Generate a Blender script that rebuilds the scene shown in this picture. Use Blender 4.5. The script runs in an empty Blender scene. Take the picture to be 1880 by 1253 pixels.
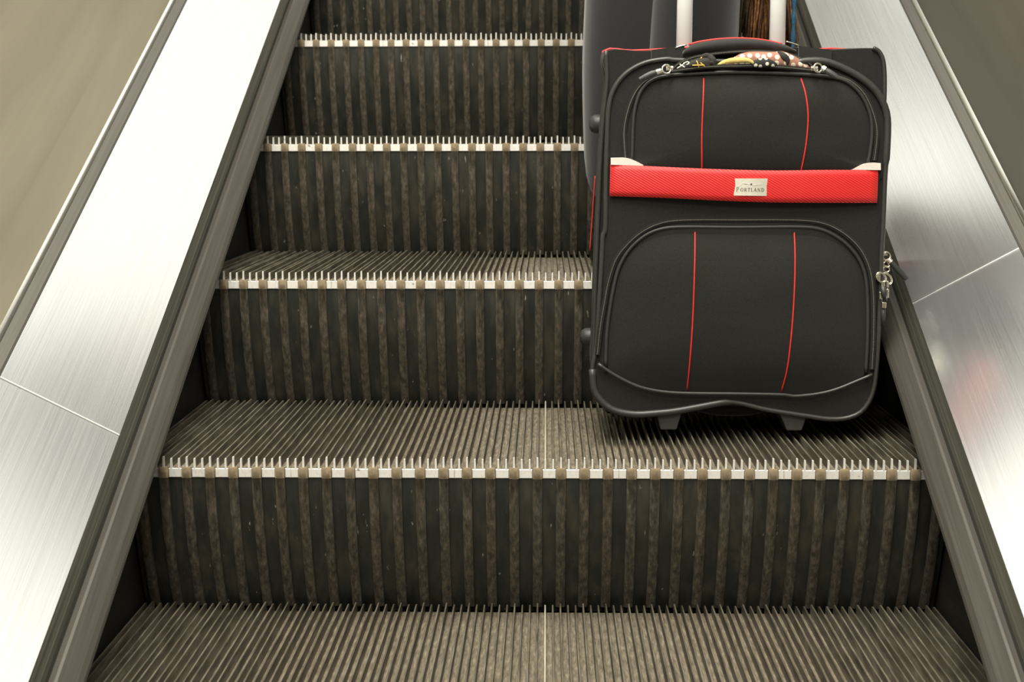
import bpy, math, random
import numpy as np
from mathutils import Matrix, Vector

random.seed(7)
rng = np.random.default_rng(7)
SC = bpy.context.scene
COL = SC.collection

# ------------------------------------------------------------------ camera
cam_data = bpy.data.cameras.new('camera')
cam_data.sensor_width = 36.0
cam_data.lens = 53.63
cam_data.dof.use_dof = True
cam_data.dof.focus_distance = 2.05
cam_data.dof.aperture_fstop = 10.0
cam = bpy.data.objects.new('camera', cam_data)
COL.objects.link(cam)
_R = Vector((0.999749, 0.022362, -0.001394))
_U = Vector((-0.001598, 0.133221, 0.991085))
_F = Vector((-0.022348, 0.990834, -0.133224))
_C = Vector((0.01075, -1.90816, 0.40708))
cam.matrix_world = Matrix(((_R.x, _U.x, -_F.x, _C.x), (_R.y, _U.y, -_F.y, _C.y), (_R.z, _U.z, -_F.z, _C.z), (0, 0, 0, 1)))
SC.camera = cam

# ------------------------------------------------------------------ world and lamps
world = bpy.data.worlds.new('station_hall')
SC.world = world
world.use_nodes = True
world.node_tree.nodes['Background'].inputs['Color'].default_value = (1.0, 0.955, 0.82, 1)
world.node_tree.nodes['Background'].inputs['Strength'].default_value = 0.31
SC.view_settings.view_transform = 'Standard'
SC.view_settings.look = 'None'
SC.view_settings.gamma = 1.0
SC.view_settings.use_curve_mapping = False
SC.view_settings.exposure = 0.5


def area(name, loc, target, sx, sy, power, color=(1.0, 0.955, 0.84)):
    l = bpy.data.lights.new(name, 'AREA')
    l.shape = 'RECTANGLE'
    l.size, l.size_y = sx, sy
    l.energy = power
    l.color = color
    o = bpy.data.objects.new(name, l)
    COL.objects.link(o)
    o.location = loc
    d = Vector(target) - Vector(loc)
    o.rotation_euler = d.to_track_quat('-Z', 'Y').to_euler()
    return o


# fluorescent ceiling rows on both sides, then an added overhead key and front fill
area('overhead_light', (1.3, 1.5, 2.9), (0.0, 0.9, 0.5), 5.2, 1.6, 23)
area('overhead_light', (-1.2, 0.7, 2.7), (0.1, 0.5, 0.2), 4.0, 1.2, 16)
area('overhead_light', (-0.1, -0.7, 2.75), (0.05, -0.3, 0.0), 0.9, 1.9, 86)  # added key overhead, no fitting known; lifts the treads without showing in the decks
area('front_fill', (-0.3, -3.2, 2.9), (0.1, 0.3, 0.3), 2.4, 1.0, 55)  # unseen front fill behind the camera, brightens risers and case front

# ------------------------------------------------------------------ helpers
AL = math.radians(27.3)
TREAD, RISE = 0.39504, 0.20390
CLEN = 0.4388
CA, SA = math.cos(AL), math.sin(AL)


def link(name, me, parent=None, mat=None):
    o = bpy.data.objects.new(name, me)
    COL.objects.link(o)
    if parent is not None:
        o.parent = parent
    if mat is not None:
        for m in (mat if isinstance(mat, (list, tuple)) else [mat]):
            me.materials.append(m)
    return o


def tag(o, label=None, cat=None, group=None, kind=None):
    if label: o['label'] = label
    if cat: o['category'] = cat
    if group: o['group'] = group
    if kind: o['kind'] = kind
    return o


def empty(name, loc=(0, 0, 0)):
    o = bpy.data.objects.new(name, None)
    COL.objects.link(o)
    o.location = loc
    o.empty_display_size = 0.05
    return o


class MB:
    """Collects vertices and faces; build() links them as one mesh object."""
    def __init__(s):
        s.v, s.f, s.m = [], [], []

    def add(s, verts, faces, mi=0):
        b = len(s.v)
        s.v += [tuple(map(float, p)) for p in verts]
        s.f += [tuple(b + i for i in f) for f in faces]
        s.m += [mi] * len(faces) if isinstance(mi, int) else list(mi)
        return s

    def box(s, x0, x1, y0, y1, z0, z1, mi=0):
        return s.add([(x0, y0, z0), (x1, y0, z0), (x1, y1, z0), (x0, y1, z0), (x0, y0, z1), (x1, y0, z1), (x1, y1, z1), (x0, y1, z1)],
                     [(0, 3, 2, 1), (4, 5, 6, 7), (0, 1, 5, 4), (1, 2, 6, 5), (2, 3, 7, 6), (3, 0, 4, 7)], mi)

    def tube(s, pts, r, n=8, closed=False, mi=0, flat=1.0, nrm=(0, -1, 0)):
        """sweep; flat squashes the section along nrm"""
        pts = [Vector(p) for p in pts]
        N = len(pts)
        rr = r if isinstance(r, (list, tuple)) else [r] * N
        ref = Vector(nrm)
        verts = []
        for i, p in enumerate(pts):
            a = pts[(i - 1) % N] if (closed or i > 0) else p
            b = pts[(i + 1) % N] if (closed or i < N - 1) else p
            d = (b - a).normalized()
            k = ref - d * ref.dot(d)
            if k.length < 1e-4:
                k = Vector((1, 0, 0)) - d * d.x
            k.normalize()
            e = d.cross(k)
            for j in range(n):
                t = 2 * math.pi * j / n
                verts.append(p + (e * math.cos(t) + k * math.sin(t) * flat) * rr[i])
        faces = []
        for i in range(N if closed else N - 1):
            i2 = (i + 1) % N
            for j in range(n):
                j2 = (j + 1) % n
                faces.append((i * n + j, i * n + j2, i2 * n + j2, i2 * n + j))
        if not closed:
            faces.append(tuple(range(n))[::-1])
            faces.append(tuple((N - 1) * n + j for j in range(n)))
        return s.add(verts, faces, mi)

    def prism(s, poly, axis, a, b, mi=0):
        """poly of 2-tuples extruded along axis from a to b"""
        def P(p, t):
            return {'x': (t, p[0], p[1]), 'y': (p[0], t, p[1]), 'z': (p[0], p[1], t)}[axis]
        n = len(poly)
        verts = [P(p, a) for p in poly] + [P(p, b) for p in poly]
        faces = [tuple(range(n)), tuple(range(2 * n - 1, n - 1, -1))]
        faces += [(i, n + i, n + (i + 1) % n, (i + 1) % n) for i in range(n)]
        return s.add(verts, faces, mi)

    def mesh(s, name, smooth=False):
        me = bpy.data.meshes.new(name)
        me.from_pydata(s.v, [], s.f)
        me.polygons.foreach_set('material_index', s.m)
        import bmesh
        bm = bmesh.new(); bm.from_mesh(me)
        bmesh.ops.recalc_face_normals(bm, faces=bm.faces)
        bm.to_mesh(me); bm.free()
        if smooth:
            me.polygons.foreach_set('use_smooth', [True] * len(me.polygons))
            if smooth != 'all':
                me.set_sharp_from_angle(angle=math.radians(40))
        me.update()
        return me

    def build(s, name, mat, parent=None, smooth=False):
        return link(name, s.mesh(name, smooth), parent, mat)


def crom(pts, n, closed=False):
    """Catmull-Rom resampled evenly to n points"""
    P = [np.array(p, float) for p in pts]
    N = len(P)
    out = []
    for i in range(N if closed else N - 1):
        if closed:
            a, b, c, d = P[(i - 1) % N], P[i], P[(i + 1) % N], P[(i + 2) % N]
        else:
            b, c = P[i], P[i + 1]
            a = P[i - 1] if i > 0 else 2 * b - c
            d = P[i + 2] if i + 2 < N else 2 * c - b
        for k in range(12):
            t = k / 12
            out.append(0.5 * ((2 * b) + (c - a) * t + (2 * a - 5 * b + 4 * c - d) * t * t + (3 * b - a - 3 * c + d) * t ** 3))
    if closed: out.append(out[0])
    else: out.append(P[-1])
    out = np.array(out)
    L = np.concatenate([[0], np.cumsum(np.linalg.norm(np.diff(out, axis=0), axis=1))])
    s = np.linspace(0, L[-1], n + (1 if closed else 0))
    res = np.stack([np.interp(s, L, out[:, k]) for k in range(out.shape[1])], 1)
    return res[:-1] if closed else res


# ------------------------------------------------------------------ materials
def new_mat(name):
    m = bpy.data.materials.new(name)
    m.use_nodes = True
    nt = m.node_tree
    return m, nt, nt.nodes['Principled BSDF'], nt.nodes['Material Output']


def N(nt, t, **kw):
    n = nt.nodes.new(t)
    for k, v in kw.items():
        setattr(n, k, v)
    return n


def coords(nt, scale, kind='Object'):
    mp = N(nt, 'ShaderNodeMapping')
    mp.inputs['Scale'].default_value = scale
    if kind == 'Position':
        g = N(nt, 'ShaderNodeNewGeometry')
        nt.links.new(g.outputs['Position'], mp.inputs['Vector'])
    else:
        tc = N(nt, 'ShaderNodeTexCoord')
        nt.links.new(tc.outputs[kind], mp.inputs['Vector'])
    return mp.outputs['Vector']


def noise(nt, vec, scale=1.0, detail=4.0, rough=0.6):
    n = N(nt, 'ShaderNodeTexNoise')
    n.inputs['Scale'].default_value = scale
    n.inputs['Detail'].default_value = detail
    n.inputs['Roughness'].default_value = rough
    nt.links.new(vec, n.inputs['Vector'])
    return n.outputs['Fac']


def ramp(nt, fac, stops):
    r = N(nt, 'ShaderNodeValToRGB')
    el = r.color_ramp.elements
    while len(el) < len(stops): el.new(0.5)
    for e, (p, c) in zip(el, stops):
        e.position = p
        e.color = (*c, 1) if len(c) == 3 else c
    nt.links.new(fac, r.inputs['Fac'])
    return r.outputs['Color']


def mixc(nt, fac, a, b, mode='MIX'):
    m = N(nt, 'ShaderNodeMix', data_type='RGBA', blend_type=mode)
    for sock, val in ((m.inputs[0], fac), (m.inputs[6], a), (m.inputs[7], b)):
        if hasattr(val, 'is_output'): nt.links.new(val, sock)
        elif isinstance(val, (int, float)): sock.default_value = val
        else: sock.default_value = (*val, 1)
    return m.outputs[2]


def bump(nt, bsdf, height, strength=0.3, dist=0.001):
    b = N(nt, 'ShaderNodeBump')
    b.inputs['Strength'].default_value = strength
    b.inputs['Distance'].default_value = dist
    nt.links.new(height, b.inputs['Height'])
    nt.links.new(b.outputs['Normal'], bsdf.inputs['Normal'])


def simple(name, col, rough=0.6, metal=0.0, var=0.0, scale=60, bmp=0.0):
    m, nt, b, _ = new_mat(name)
    b.inputs['Roughness'].default_value = rough
    b.inputs['Metallic'].default_value = metal
    v = coords(nt, (1, 1, 1))
    f = noise(nt, v, scale, 5)
    c = ramp(nt, f, [(0.3, tuple(x * (1 - var) for x in col)), (0.7, tuple(min(1, x * (1 + var)) for x in col))])
    nt.links.new(c, b.inputs['Base Color'])
    if bmp: bump(nt, b, f, bmp)
    return m


M = {}


def dusty(name, stops, scale, rough, metal=0.0, bmp=0.4, fleck=None, spec=0.5):
    m, nt, b, _ = new_mat(name)
    f = noise(nt, coords(nt, scale, 'Position'), 1.0, 6, 0.65)
    c = ramp(nt, f, stops)
    if fleck:
        g = noise(nt, coords(nt, fleck[1], 'Position'), 1.0, 3, 0.5)
        k = ramp(nt, g, [(fleck[2], (0, 0, 0)), (fleck[2] + 0.05, (1, 1, 1))])
        c = mixc(nt, k, c, fleck[0])
    nt.links.new(c, b.inputs['Base Color'])
    b.inputs['Roughness'].default_value = rough
    b.inputs['Metallic'].default_value = metal
    b.inputs['Specular IOR Level'].default_value = spec
    bump(nt, b, f, bmp, 0.0006)
    return m


# cast aluminium of the treads under a film of dirt, with worn streaks along the travel
M['cleat'] = dusty('dirty_cast_aluminium', [(0.33, (0.06, 0.052, 0.038)), (0.52, (0.14, 0.124, 0.091)), (0.72, (0.27, 0.242, 0.186))], (320, 14, 90), 0.5, 0.1)
M['cleat_worn'] = dusty('worn_bright_cleat', [(0.3, (0.42, 0.39, 0.31)), (0.7, (0.75, 0.71, 0.6))], (260, 14, 60), 0.45, 0.3)
M['groove'] = dusty('groove_dirt', [(0.32, (0.09, 0.074, 0.050)), (0.53, (0.185, 0.157, 0.111)), (0.72, (0.31, 0.27, 0.2))], (320, 45, 60), 0.8)
M['bare'] = dusty('bare_nose_aluminium', [(0.2, (0.74, 0.71, 0.64)), (0.5, (0.95, 0.93, 0.88))], (300, 60, 120), 0.35, 0.25, 0.2, ((0.40, 0.33, 0.22), (90, 90, 160), 0.69))
M['riser'] = dusty('dark_painted_riser', [(0.32, (0.012, 0.015, 0.013)), (0.5, (0.027, 0.028, 0.022)), (0.72, (0.072, 0.061, 0.043))], (40, 40, 8), 0.38, 0.0, 0.15, ((0.3, 0.29, 0.25), (170, 170, 40), 0.71))
M['ridge'] = dusty('dusty_riser_ridge', [(0.33, (0.030, 0.026, 0.018)), (0.52, (0.08, 0.069, 0.050)), (0.7, (0.155, 0.132, 0.095))], (190, 190, 60), 0.9, 0.0, 0.8, ((0.26, 0.235, 0.18), (330, 330, 200), 0.74))
M['ridge_top'] = dusty('scuffed_ridge_top', [(0.25, (0.16, 0.125, 0.075)), (0.6, (0.27, 0.21, 0.13)), (0.85, (0.37, 0.3, 0.2))], (150, 150, 150), 0.85, 0.0, 0.8)
M['skirt'] = dusty('dark_skirt', [(0.3, (0.014, 0.012, 0.011)), (0.7, (0.034, 0.029, 0.024))], (20, 8, 40), 0.55)


def brushed(name, lo, hi, rough, scale, metal=1.0, bmp=0.05, big=None):
    m, nt, b, _ = new_mat(name)
    f = noise(nt, coords(nt, scale), 1.0, 5, 0.6)
    c = ramp(nt, f, [(0.3, lo), (0.7, hi)])
    if big:
        g = noise(nt, coords(nt, big[1]), 1.0, 4, 0.55)
        k = ramp(nt, g, [(0.35, (0, 0, 0)), (0.7, (1, 1, 1))])
        c = mixc(nt, k, c, big[0])
    nt.links.new(c, b.inputs['Base Color'])
    b.inputs['Metallic'].default_value = metal
    r = N(nt, 'ShaderNodeMapRange')
    r.inputs['To Min'].default_value = rough * 0.92
    r.inputs['To Max'].default_value = rough * 1.08
    nt.links.new(f, r.inputs['Value'])
    nt.links.new(r.outputs['Result'], b.inputs['Roughness'])
    if bmp: bump(nt, b, f, bmp, 0.0005)
    return m


M['deck'] = brushed('brushed_aluminium_deck', (0.62, 0.64, 0.65), (0.76, 0.78, 0.79), 0.25, (900, 4, 900), metal=0.9, bmp=0.0)
M['strip'] = brushed('bright_joint_strip', (0.85, 0.84, 0.82), (0.95, 0.94, 0.92), 0.22, (420, 3, 420), bmp=0.04)
M['moulding'] = brushed('grey_aluminium_moulding', (0.11, 0.105, 0.09), (0.15, 0.143, 0.125), 0.5, (300, 3, 300), metal=0.4)
M['moulding_edge'] = brushed('polished_moulding_edge', (0.8, 0.8, 0.77), (0.92, 0.92, 0.88), 0.25, (300, 3, 300))
M['deflector'] = brushed('dull_deflector_aluminium', (0.05, 0.047, 0.038), (0.085, 0.079, 0.066), 0.5, (220, 4, 220), metal=0.35)
M['channel'] = brushed('dark_rubber_channel', (0.035, 0.03, 0.022), (0.05, 0.045, 0.035), 0.6, (200, 4, 200), metal=0.0)
M['lip'] = brushed('olive_grey_lip', (0.055, 0.056, 0.044), (0.11, 0.108, 0.086), 0.42, (300, 3, 300), metal=0.5)
M['wall'] = brushed('lit_bronze_panel', (0.60, 0.545, 0.41), (0.68, 0.62, 0.47), 0.42, (30, 1.2, 30), metal=0.25, bmp=0.03, big=((0.50, 0.45, 0.34), (5, 1.2, 5)))  # left panel: its brighter, lit look is put into the colour
M['wall_r'] = brushed('shaded_bronze_panel', (0.21, 0.19, 0.155), (0.25, 0.23, 0.19), 0.42, (30, 1.2, 30), metal=0.25, bmp=0.03, big=((0.18, 0.165, 0.135), (5, 1.2, 5)))  # same bronze on the right, darkened in the colour for its shaded look


def fabric(name, col, rough=0.9, wscale=900, strength=0.5, sheen=0.25, var=0.6):
    m, nt, b, _ = new_mat(name)
    v = coords(nt, (1, 1, 1))
    w1 = N(nt, 'ShaderNodeTexWave', wave_type='BANDS', bands_direction='DIAGONAL')
    w1.inputs['Scale'].default_value = wscale / 4.2
    w1.inputs['Distortion'].default_value = 1.2
    nt.links.new(v, w1.inputs['Vector'])
    f = noise(nt, v, 650, 3)
    h = mixc(nt, 0.12, f, w1.outputs['Fac'])
    c = mixc(nt, h, tuple(x * (1 - var) for x in col), tuple(x * (1 + var) for x in col))
    nt.links.new(c, b.inputs['Base Color'])
    b.inputs['Roughness'].default_value = rough
    b.inputs['Sheen Weight'].default_value = sheen
    b.inputs['Sheen Roughness'].default_value = 0.5
    b.inputs['Specular IOR Level'].default_value = 0.3
    bump(nt, b, h, strength, 0.0004)
    return m


M['nylon'] = fabric('black_nylon_weave', (0.0135, 0.0130, 0.0105), sheen=0.15, var=0.95)
M['nylon_soft'] = fabric('soft_black_nylon', (0.017, 0.0165, 0.015), 0.8, 900, 0.3, 0.2)
M['trouser'] = fabric('charcoal_trouser_cloth', (0.0095, 0.0098, 0.0105), 0.95, 700, 0.4, 0.3)
M['jacket'] = fabric('black_jacket_cloth', (0.02, 0.02, 0.022), 0.9, 600, 0.4, 0.2)
M['cord'] = simple('dark_rubber_piping', (0.036, 0.036, 0.032), 0.38, 0, 0.15, 200)
M['cord_dark'] = simple('black_piping', (0.028, 0.028, 0.025), 0.5, 0, 0.15, 200)
M['plastic'] = simple('black_moulded_plastic', (0.03, 0.03, 0.028), 0.45, 0, 0.2, 300, 0.1)
M['foot'] = simple('grey_plastic_foot', (0.05, 0.05, 0.045), 0.55, 0, 0.2, 500, 0.15)
M['red_cord'] = simple('red_piping', (0.70, 0.03, 0.025), 0.5, 0, 0.1, 200)
M['tube'] = simple('anodised_white_tube', (0.95, 0.95, 0.94), 0.3, 0.0, 0.02, 100)
M['chrome'] = simple('polished_zip_metal', (0.85, 0.80, 0.68), 0.2, 1.0, 0.05, 300)
M['tooth'] = simple('zip_teeth', (0.2, 0.19, 0.16), 0.35, 0.2, 0.1, 300)
M['cream'] = simple('cream_leather_tag', (0.78, 0.70, 0.64), 0.6, 0, 0.06, 200, 0.1)
M['ink'] = simple('dark_engraving', (0.03, 0.028, 0.024), 0.6)
M['skin'] = simple('skin', (0.55, 0.36, 0.27), 0.55, 0, 0.05, 40)
M['hair'] = simple('dark_hair', (0.03, 0.02, 0.015), 0.5, 0, 0.3, 200)
M['shoe'] = simple('black_shoe_leather', (0.014, 0.013, 0.013), 0.35, 0, 0.2, 200)
M['fringe_brown'] = simple('amber_brown_yarn', (0.24, 0.105, 0.028), 0.7, 0, 0.75, 160)
M['fringe_dark'] = simple('dark_brown_yarn', (0.07, 0.028, 0.01), 0.7, 0, 0.7, 160)
M['fringe_olive'] = simple('dark_olive_yarn', (0.06, 0.052, 0.022), 0.75, 0, 0.7, 160)
M['blue'] = simple('blue_woven_trim', (0.02, 0.10, 0.19), 0.7, 0, 0.6, 400)

# red webbing with a diagonal twill
m, nt, b, _ = new_mat('red_twill_webbing')
tc = N(nt, 'ShaderNodeTexCoord')
mp = N(nt, 'ShaderNodeMapping')
mp.inputs['Rotation'].default_value = (0, math.radians(-30), 0)
nt.links.new(tc.outputs['Object'], mp.inputs['Vector'])
wv = N(nt, 'ShaderNodeTexWave', wave_type='BANDS', bands_direction='Z')
wv.inputs['Scale'].default_value = 110
wv.inputs['Distortion'].default_value = 0.6
nt.links.new(mp.outputs['Vector'], wv.inputs['Vector'])
c = mixc(nt, wv.outputs['Fac'], (0.58, 0.008, 0.010), (0.82, 0.022, 0.020))
nt.links.new(c, b.inputs['Base Color'])
b.inputs['Roughness'].default_value = 0.5
b.inputs['Sheen Weight'].default_value = 0.25
b.inputs['Sheen Tint'].default_value = (1, 0.5, 0.4, 1)
bump(nt, b, wv.outputs['Fac'], 0.5, 0.0006)
M['band'] = m

# badge plate
M['badge'] = simple('brushed_badge_plate', (0.88, 0.84, 0.72), 0.3, 0.45, 0.05, 300)


def spotted(name, ground, dot, scale, size):
    m, nt, b, _ = new_mat(name)
    v = coords(nt, (1, 1, 1))
    v.node.inputs['Rotation'].default_value = (math.radians(90), 0, 0)
    vo = N(nt, 'ShaderNodeTexVoronoi', voronoi_dimensions='2D')
    vo.inputs['Scale'].default_value = scale
    vo.inputs['Randomness'].default_value = 0.45
    nt.links.new(v, vo.inputs['Vector'])
    k = ramp(nt, vo.outputs['Distance'], [(size, (1, 1, 1)), (size + 0.06, (0, 0, 0))])
    c = mixc(nt, k, ground, dot)
    nt.links.new(c, b.inputs['Base Color'])
    b.inputs['Roughness'].default_value = 0.75
    return m


M['dots'] = spotted('brown_cloth_with_cream_dots', (0.36, 0.17, 0.12), (0.85, 0.74, 0.58), 105, 0.30)
M['black_dots'] = spotted('black_cloth_with_white_dots', (0.02, 0.018, 0.015), (0.85, 0.80, 0.70), 120, 0.25)
M['yellow'] = simple('yellow_cloth', (0.70, 0.56, 0.17), 0.75, 0, 0.2, 300)
M['scarf_black'] = simple('black_scarf_cloth', (0.022, 0.02, 0.016), 0.8, 0, 0.2, 200)
M['white_thread'] = simple('white_embroidery', (0.85, 0.82, 0.72), 0.7)
M['gold_thread'] = simple('yellow_embroidery', (0.80, 0.52, 0.10), 0.7)

# ------------------------------------------------------------------ the setting: balustrades on both sides
# section points: (distance from the centre line, height above the nose line), measured in the upright section
SEC = {
    'edge': (0.4715, 0.035), 'defl_top': (0.4960, 0.060), 'lip_in': (0.5057, 0.060), 'deck_in': (0.5165, 0.075),
    'deck_out': (0.6470, 0.175), 'trim': (0.6606, 0.188), 'wall': (0.668, 0.195)}
SEC = {k: (a, h * CA) for k, (a, h) in SEC.items()}      # height square to the slope
Y0, Y1 = -2.3, 4.6


def side_rail(side):
    s = -1 if side == 'left' else 1
    root = empty('wall_' + side)
    root.rotation_euler = (AL, 0, 0)
    tag(root, {'left': 'bronze balustrade painted in a lit tone with broad white-lit aluminium deck left of the steps',
               'right': 'bronze balustrade painted in a shaded tone with mirror-like aluminium deck right of the suitcase'}[side], 'balustrade', kind='structure')

    def ext(name, poly, mat, a=Y0, b=Y1, smooth=False):
        mb = MB()
        mb.prism([(s * p[0], p[1]) for p in poly], 'y', a, b)
        return mb.build(name, mat, root, smooth)
    S = SEC
    w = S['wall']
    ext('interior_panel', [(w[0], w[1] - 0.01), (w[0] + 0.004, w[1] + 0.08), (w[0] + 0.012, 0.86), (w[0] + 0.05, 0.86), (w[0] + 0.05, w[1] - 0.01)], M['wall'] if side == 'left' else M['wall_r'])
    ext('balustrade_cap', [(w[0] - 0.02, 0.86), (w[0] - 0.02, 0.89), (w[0], 0.90), (w[0] + 0.06, 0.90), (w[0] + 0.08, 0.89), (w[0] + 0.08, 0.86)], M['moulding'])
    t, do = S['trim'], S['deck_out']
    ext('cover_moulding', [(do[0], do[1] + 0.0015), (do[0] + 0.0015, do[1] + 0.004), (t[0], t[1]), (t[0] + 0.002, t[1] - 0.02), (do[0], do[1] - 0.01)], M['moulding'])
    ext('polished_edge', [(t[0], t[1]), (t[0] + 0.003, t[1] + 0.0045), (w[0] - 0.001, w[1] + 0.001), (w[0] + 0.002, w[1] - 0.01), (t[0], t[1] - 0.012)], M['moulding_edge'], smooth=True)
    # deck panels with a butt strip over their joint
    di = S['deck_in']
    jn = -0.040 if side == 'left' else 0.258
    nx, nz = -(do[1] - di[1]), (do[0] - di[0])
    L = math.hypot(nx, nz); nx, nz = nx / L, nz / L
    cuts = [Y0, jn - 2.0, jn, jn + 2.0, jn + 4.0]
    cuts = [c for c in cuts if Y0 <= c <= Y1] + [Y1]
    for a, b in zip(cuts[:-1], cuts[1:]):
        ext('deck_panel', [di, do, (do[0] - nx * 0.006, do[1] - nz * 0.006), (di[0] - nx * 0.006, di[1] - nz * 0.006)], M['deck'], a + 0.0008, b - 0.0008)
    for c in cuts[1:-1]:
        a, b = di, do
        p = [(s * (q[0] + nx * 0.0004), c, q[1] + nz * 0.0004) for q in (a, b)]
        MB().tube(p, 0.0022, 8, flat=0.5, nrm=(s * nx, 0, nz)).build('joint_bead', M['strip'], root, True)
    # lip, dark channel and the deflector that overhangs the step ends
    li, dt, ed = S['lip_in'], S['defl_top'], S['edge']
    ext('deck_lip', [(li[0], li[1]), (li[0] + 0.0025, li[1] + 0.004), (li[0] + 0.004, li[1] + 0.0035), (di[0], di[1]), (di[0] + 0.004, di[1] - 0.008), (li[0] + 0.004, li[1] - 0.02), (li[0], li[1] - 0.02)], M['lip'])
    ext('rubber_channel', [(dt[0] - 0.001, dt[1] - 0.009), (li[0] + 0.001, li[1] - 0.009), (li[0] + 0.001, li[1] - 0.02), (dt[0] - 0.001, dt[1] - 0.02)], M['channel'])
    ext('skirt_deflector', [ed, (ed[0] + 0.0015, ed[1] + 0.0035), (ed[0] + 0.006, ed[1] + 0.0085), (dt[0] - 0.003, dt[1] - 0.001), dt, (dt[0] + 0.0005, dt[1] - 0.022), (0.53, dt[1] - 0.022), (0.53, ed[1] - 0.006), (ed[0] + 0.004, ed[1] - 0.004)], M['deflector'])
    sk = MB()
    sk.prism([(s * 0.5265, -0.34), (s * 0.5265, ed[1] - 0.004), (s * 0.54, ed[1] - 0.004), (s * 0.54, -0.34)], 'y', Y0, Y1)
    b = sk.build('baseboard_' + side, M['skirt'])
    b.rotation_euler = (AL, 0, 0)
    tag(b, 'dark skirt plate beside the %s ends of the steps' % side, 'skirt plate', kind='structure')


side_rail('left')
side_rail('right')
fl = MB()
fl.prism([(-0.53, -0.345), (0.53, -0.345), (0.53, -0.335), (-0.53, -0.335)], 'y', Y0, Y1)
fl = fl.build('floor', M['skirt'])
fl.rotation_euler = (AL, 0, 0)
tag(fl, 'dark sloping pan underneath the escalator steps', 'floor', kind='structure')

# ------------------------------------------------------------------ escalator steps
QP = 0.03        # ridge pitch: three cleats
NR = 17


def riser_y(z):
    k = max(0.0, (-z - 0.028) / 0.176)
    return 0.0030 + 0.0510 * k ** 1.6


def cleat_mesh(name, h0, mats):
    mb = MB()
    zb = -0.0150
    prof = [(-0.00130, zb), (-0.00105, h0 - 0.0004), (-0.0008, h0), (0.0008, h0), (0.00105, h0 - 0.0004), (0.00130, zb)]
    n = len(prof)
    vs = []
    for y, dz in ((0.0, 0.0), (0.004, 0.0), (CLEN - 0.004, 0.0), (CLEN, -0.0015)):
        for x, z in prof:
            vs.append((x, y, z + (dz if z > -0.014 else 0)))
    fs, mi = [tuple(range(n))], [1]
    for k in range(3):
        for j in range(n - 1):
            fs.append((k * n + j, k * n + j + 1, (k + 1) * n + j + 1, (k + 1) * n + j)); mi.append(1 if k == 0 else 0)
    fs.append(tuple(3 * n + j for j in range(n))[::-1]); mi.append(0)
    mb.add(vs, fs, mi)
    me = mb.mesh(name)
    for m in mats: me.materials.append(m)
    return me


def ridge_mesh():
    mb = MB()
    zs = [-0.0130, -0.0150, -0.0270, -0.0275, -0.06, -0.10, -0.14, -0.175, -0.2130]
    prof = [(-0.0064, 0.0), (-0.0060, 0.0046), (-0.0030, 0.0064), (0.0030, 0.0064), (0.0060, 0.0046), (0.0064, 0.0)]
    n = len(prof)
    vs = []
    for k, z in enumerate(zs):
        y = -0.0002 if k < 3 else riser_y(z)
        sc = 0.6 if k == 0 else 1.0
        pr = [(x * (0.86 if k == 0 else 1.0), d) for x, d in prof]
        for x, d in pr:
            dd = d * sc * (0.55 if k < 3 else 1.0)
            if k == 3: dd = d * 1.0
            vs.append((x, y - dd, z))
    fs, mi = [tuple(range(n))], [1]
    # the top reaches back over the tread edge
    for k in range(len(zs) - 1):
        for j in range(n - 1):
            fs.append((k * n + j, k * n + j + 1, (k + 1) * n + j + 1, (k + 1) * n + j)); mi.append(1 if k < 2 else 0)
    b0 = len(vs)
    vs += [(-0.0055, 0.004, -0.0138), (0.0055, 0.004, -0.0138)]
    fs.append((0, n - 1, b0 + 1, b0)); mi.append(1)
    fs[0] = tuple(range(n)); 
    fs.append(tuple((len(zs) - 1) * n + j for j in range(n))); mi.append(0)
    mb.add(vs, fs, mi)
    me = mb.mesh('riser_ridge', True)
    me.materials.append(M['ridge']); me.materials.append(M['ridge_top'])
    return me


def plate_mesh(x0, x1, name):
    mb = MB()
    b = 0.0006
    za, zb = -0.0150, -0.0268
    vs = [(x0, 0.002, zb), (x1, 0.002, zb), (x1, 0.002, za), (x0, 0.002, za),
          (x0, b, zb), (x1, b, zb), (x1, b, za), (x0, b, za),
          (x0 + b, 0, zb + b), (x1 - b, 0, zb + b), (x1 - b, 0, za - b), (x0 + b, 0, za - b)]
    fs = [(8, 9, 10, 11)]
    for j in range(4):
        j2 = (j + 1) % 4
        fs += [(4 + j, 4 + j2, 8 + j2, 8 + j), (j, j2, 4 + j2, 4 + j)]
    mb.add(vs, fs)
    me = mb.mesh(name); me.materials.append(M['bare'])
    return me


ME_CLEAT_HI = cleat_mesh('tread_cleat', 0.0, (M['cleat'], M['bare']))
ME_CLEAT_LO = cleat_mesh('tread_cleat', -0.0022, (M['cleat'], M['bare']))
ME_CLEAT_WORN = cleat_mesh('tread_cleat', -0.0022, (M['cleat_worn'], M['bare']))
ME_RIDGE = ridge_mesh()
ME_PLATE = plate_mesh(-0.0084, 0.0084, 'nose_plate')
ME_PLATE_A = plate_mesh(-0.0084, -0.0013, 'nose_plate')
ME_PLATE_B = plate_mesh(-0.0009, 0.0084, 'nose_plate')


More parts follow.
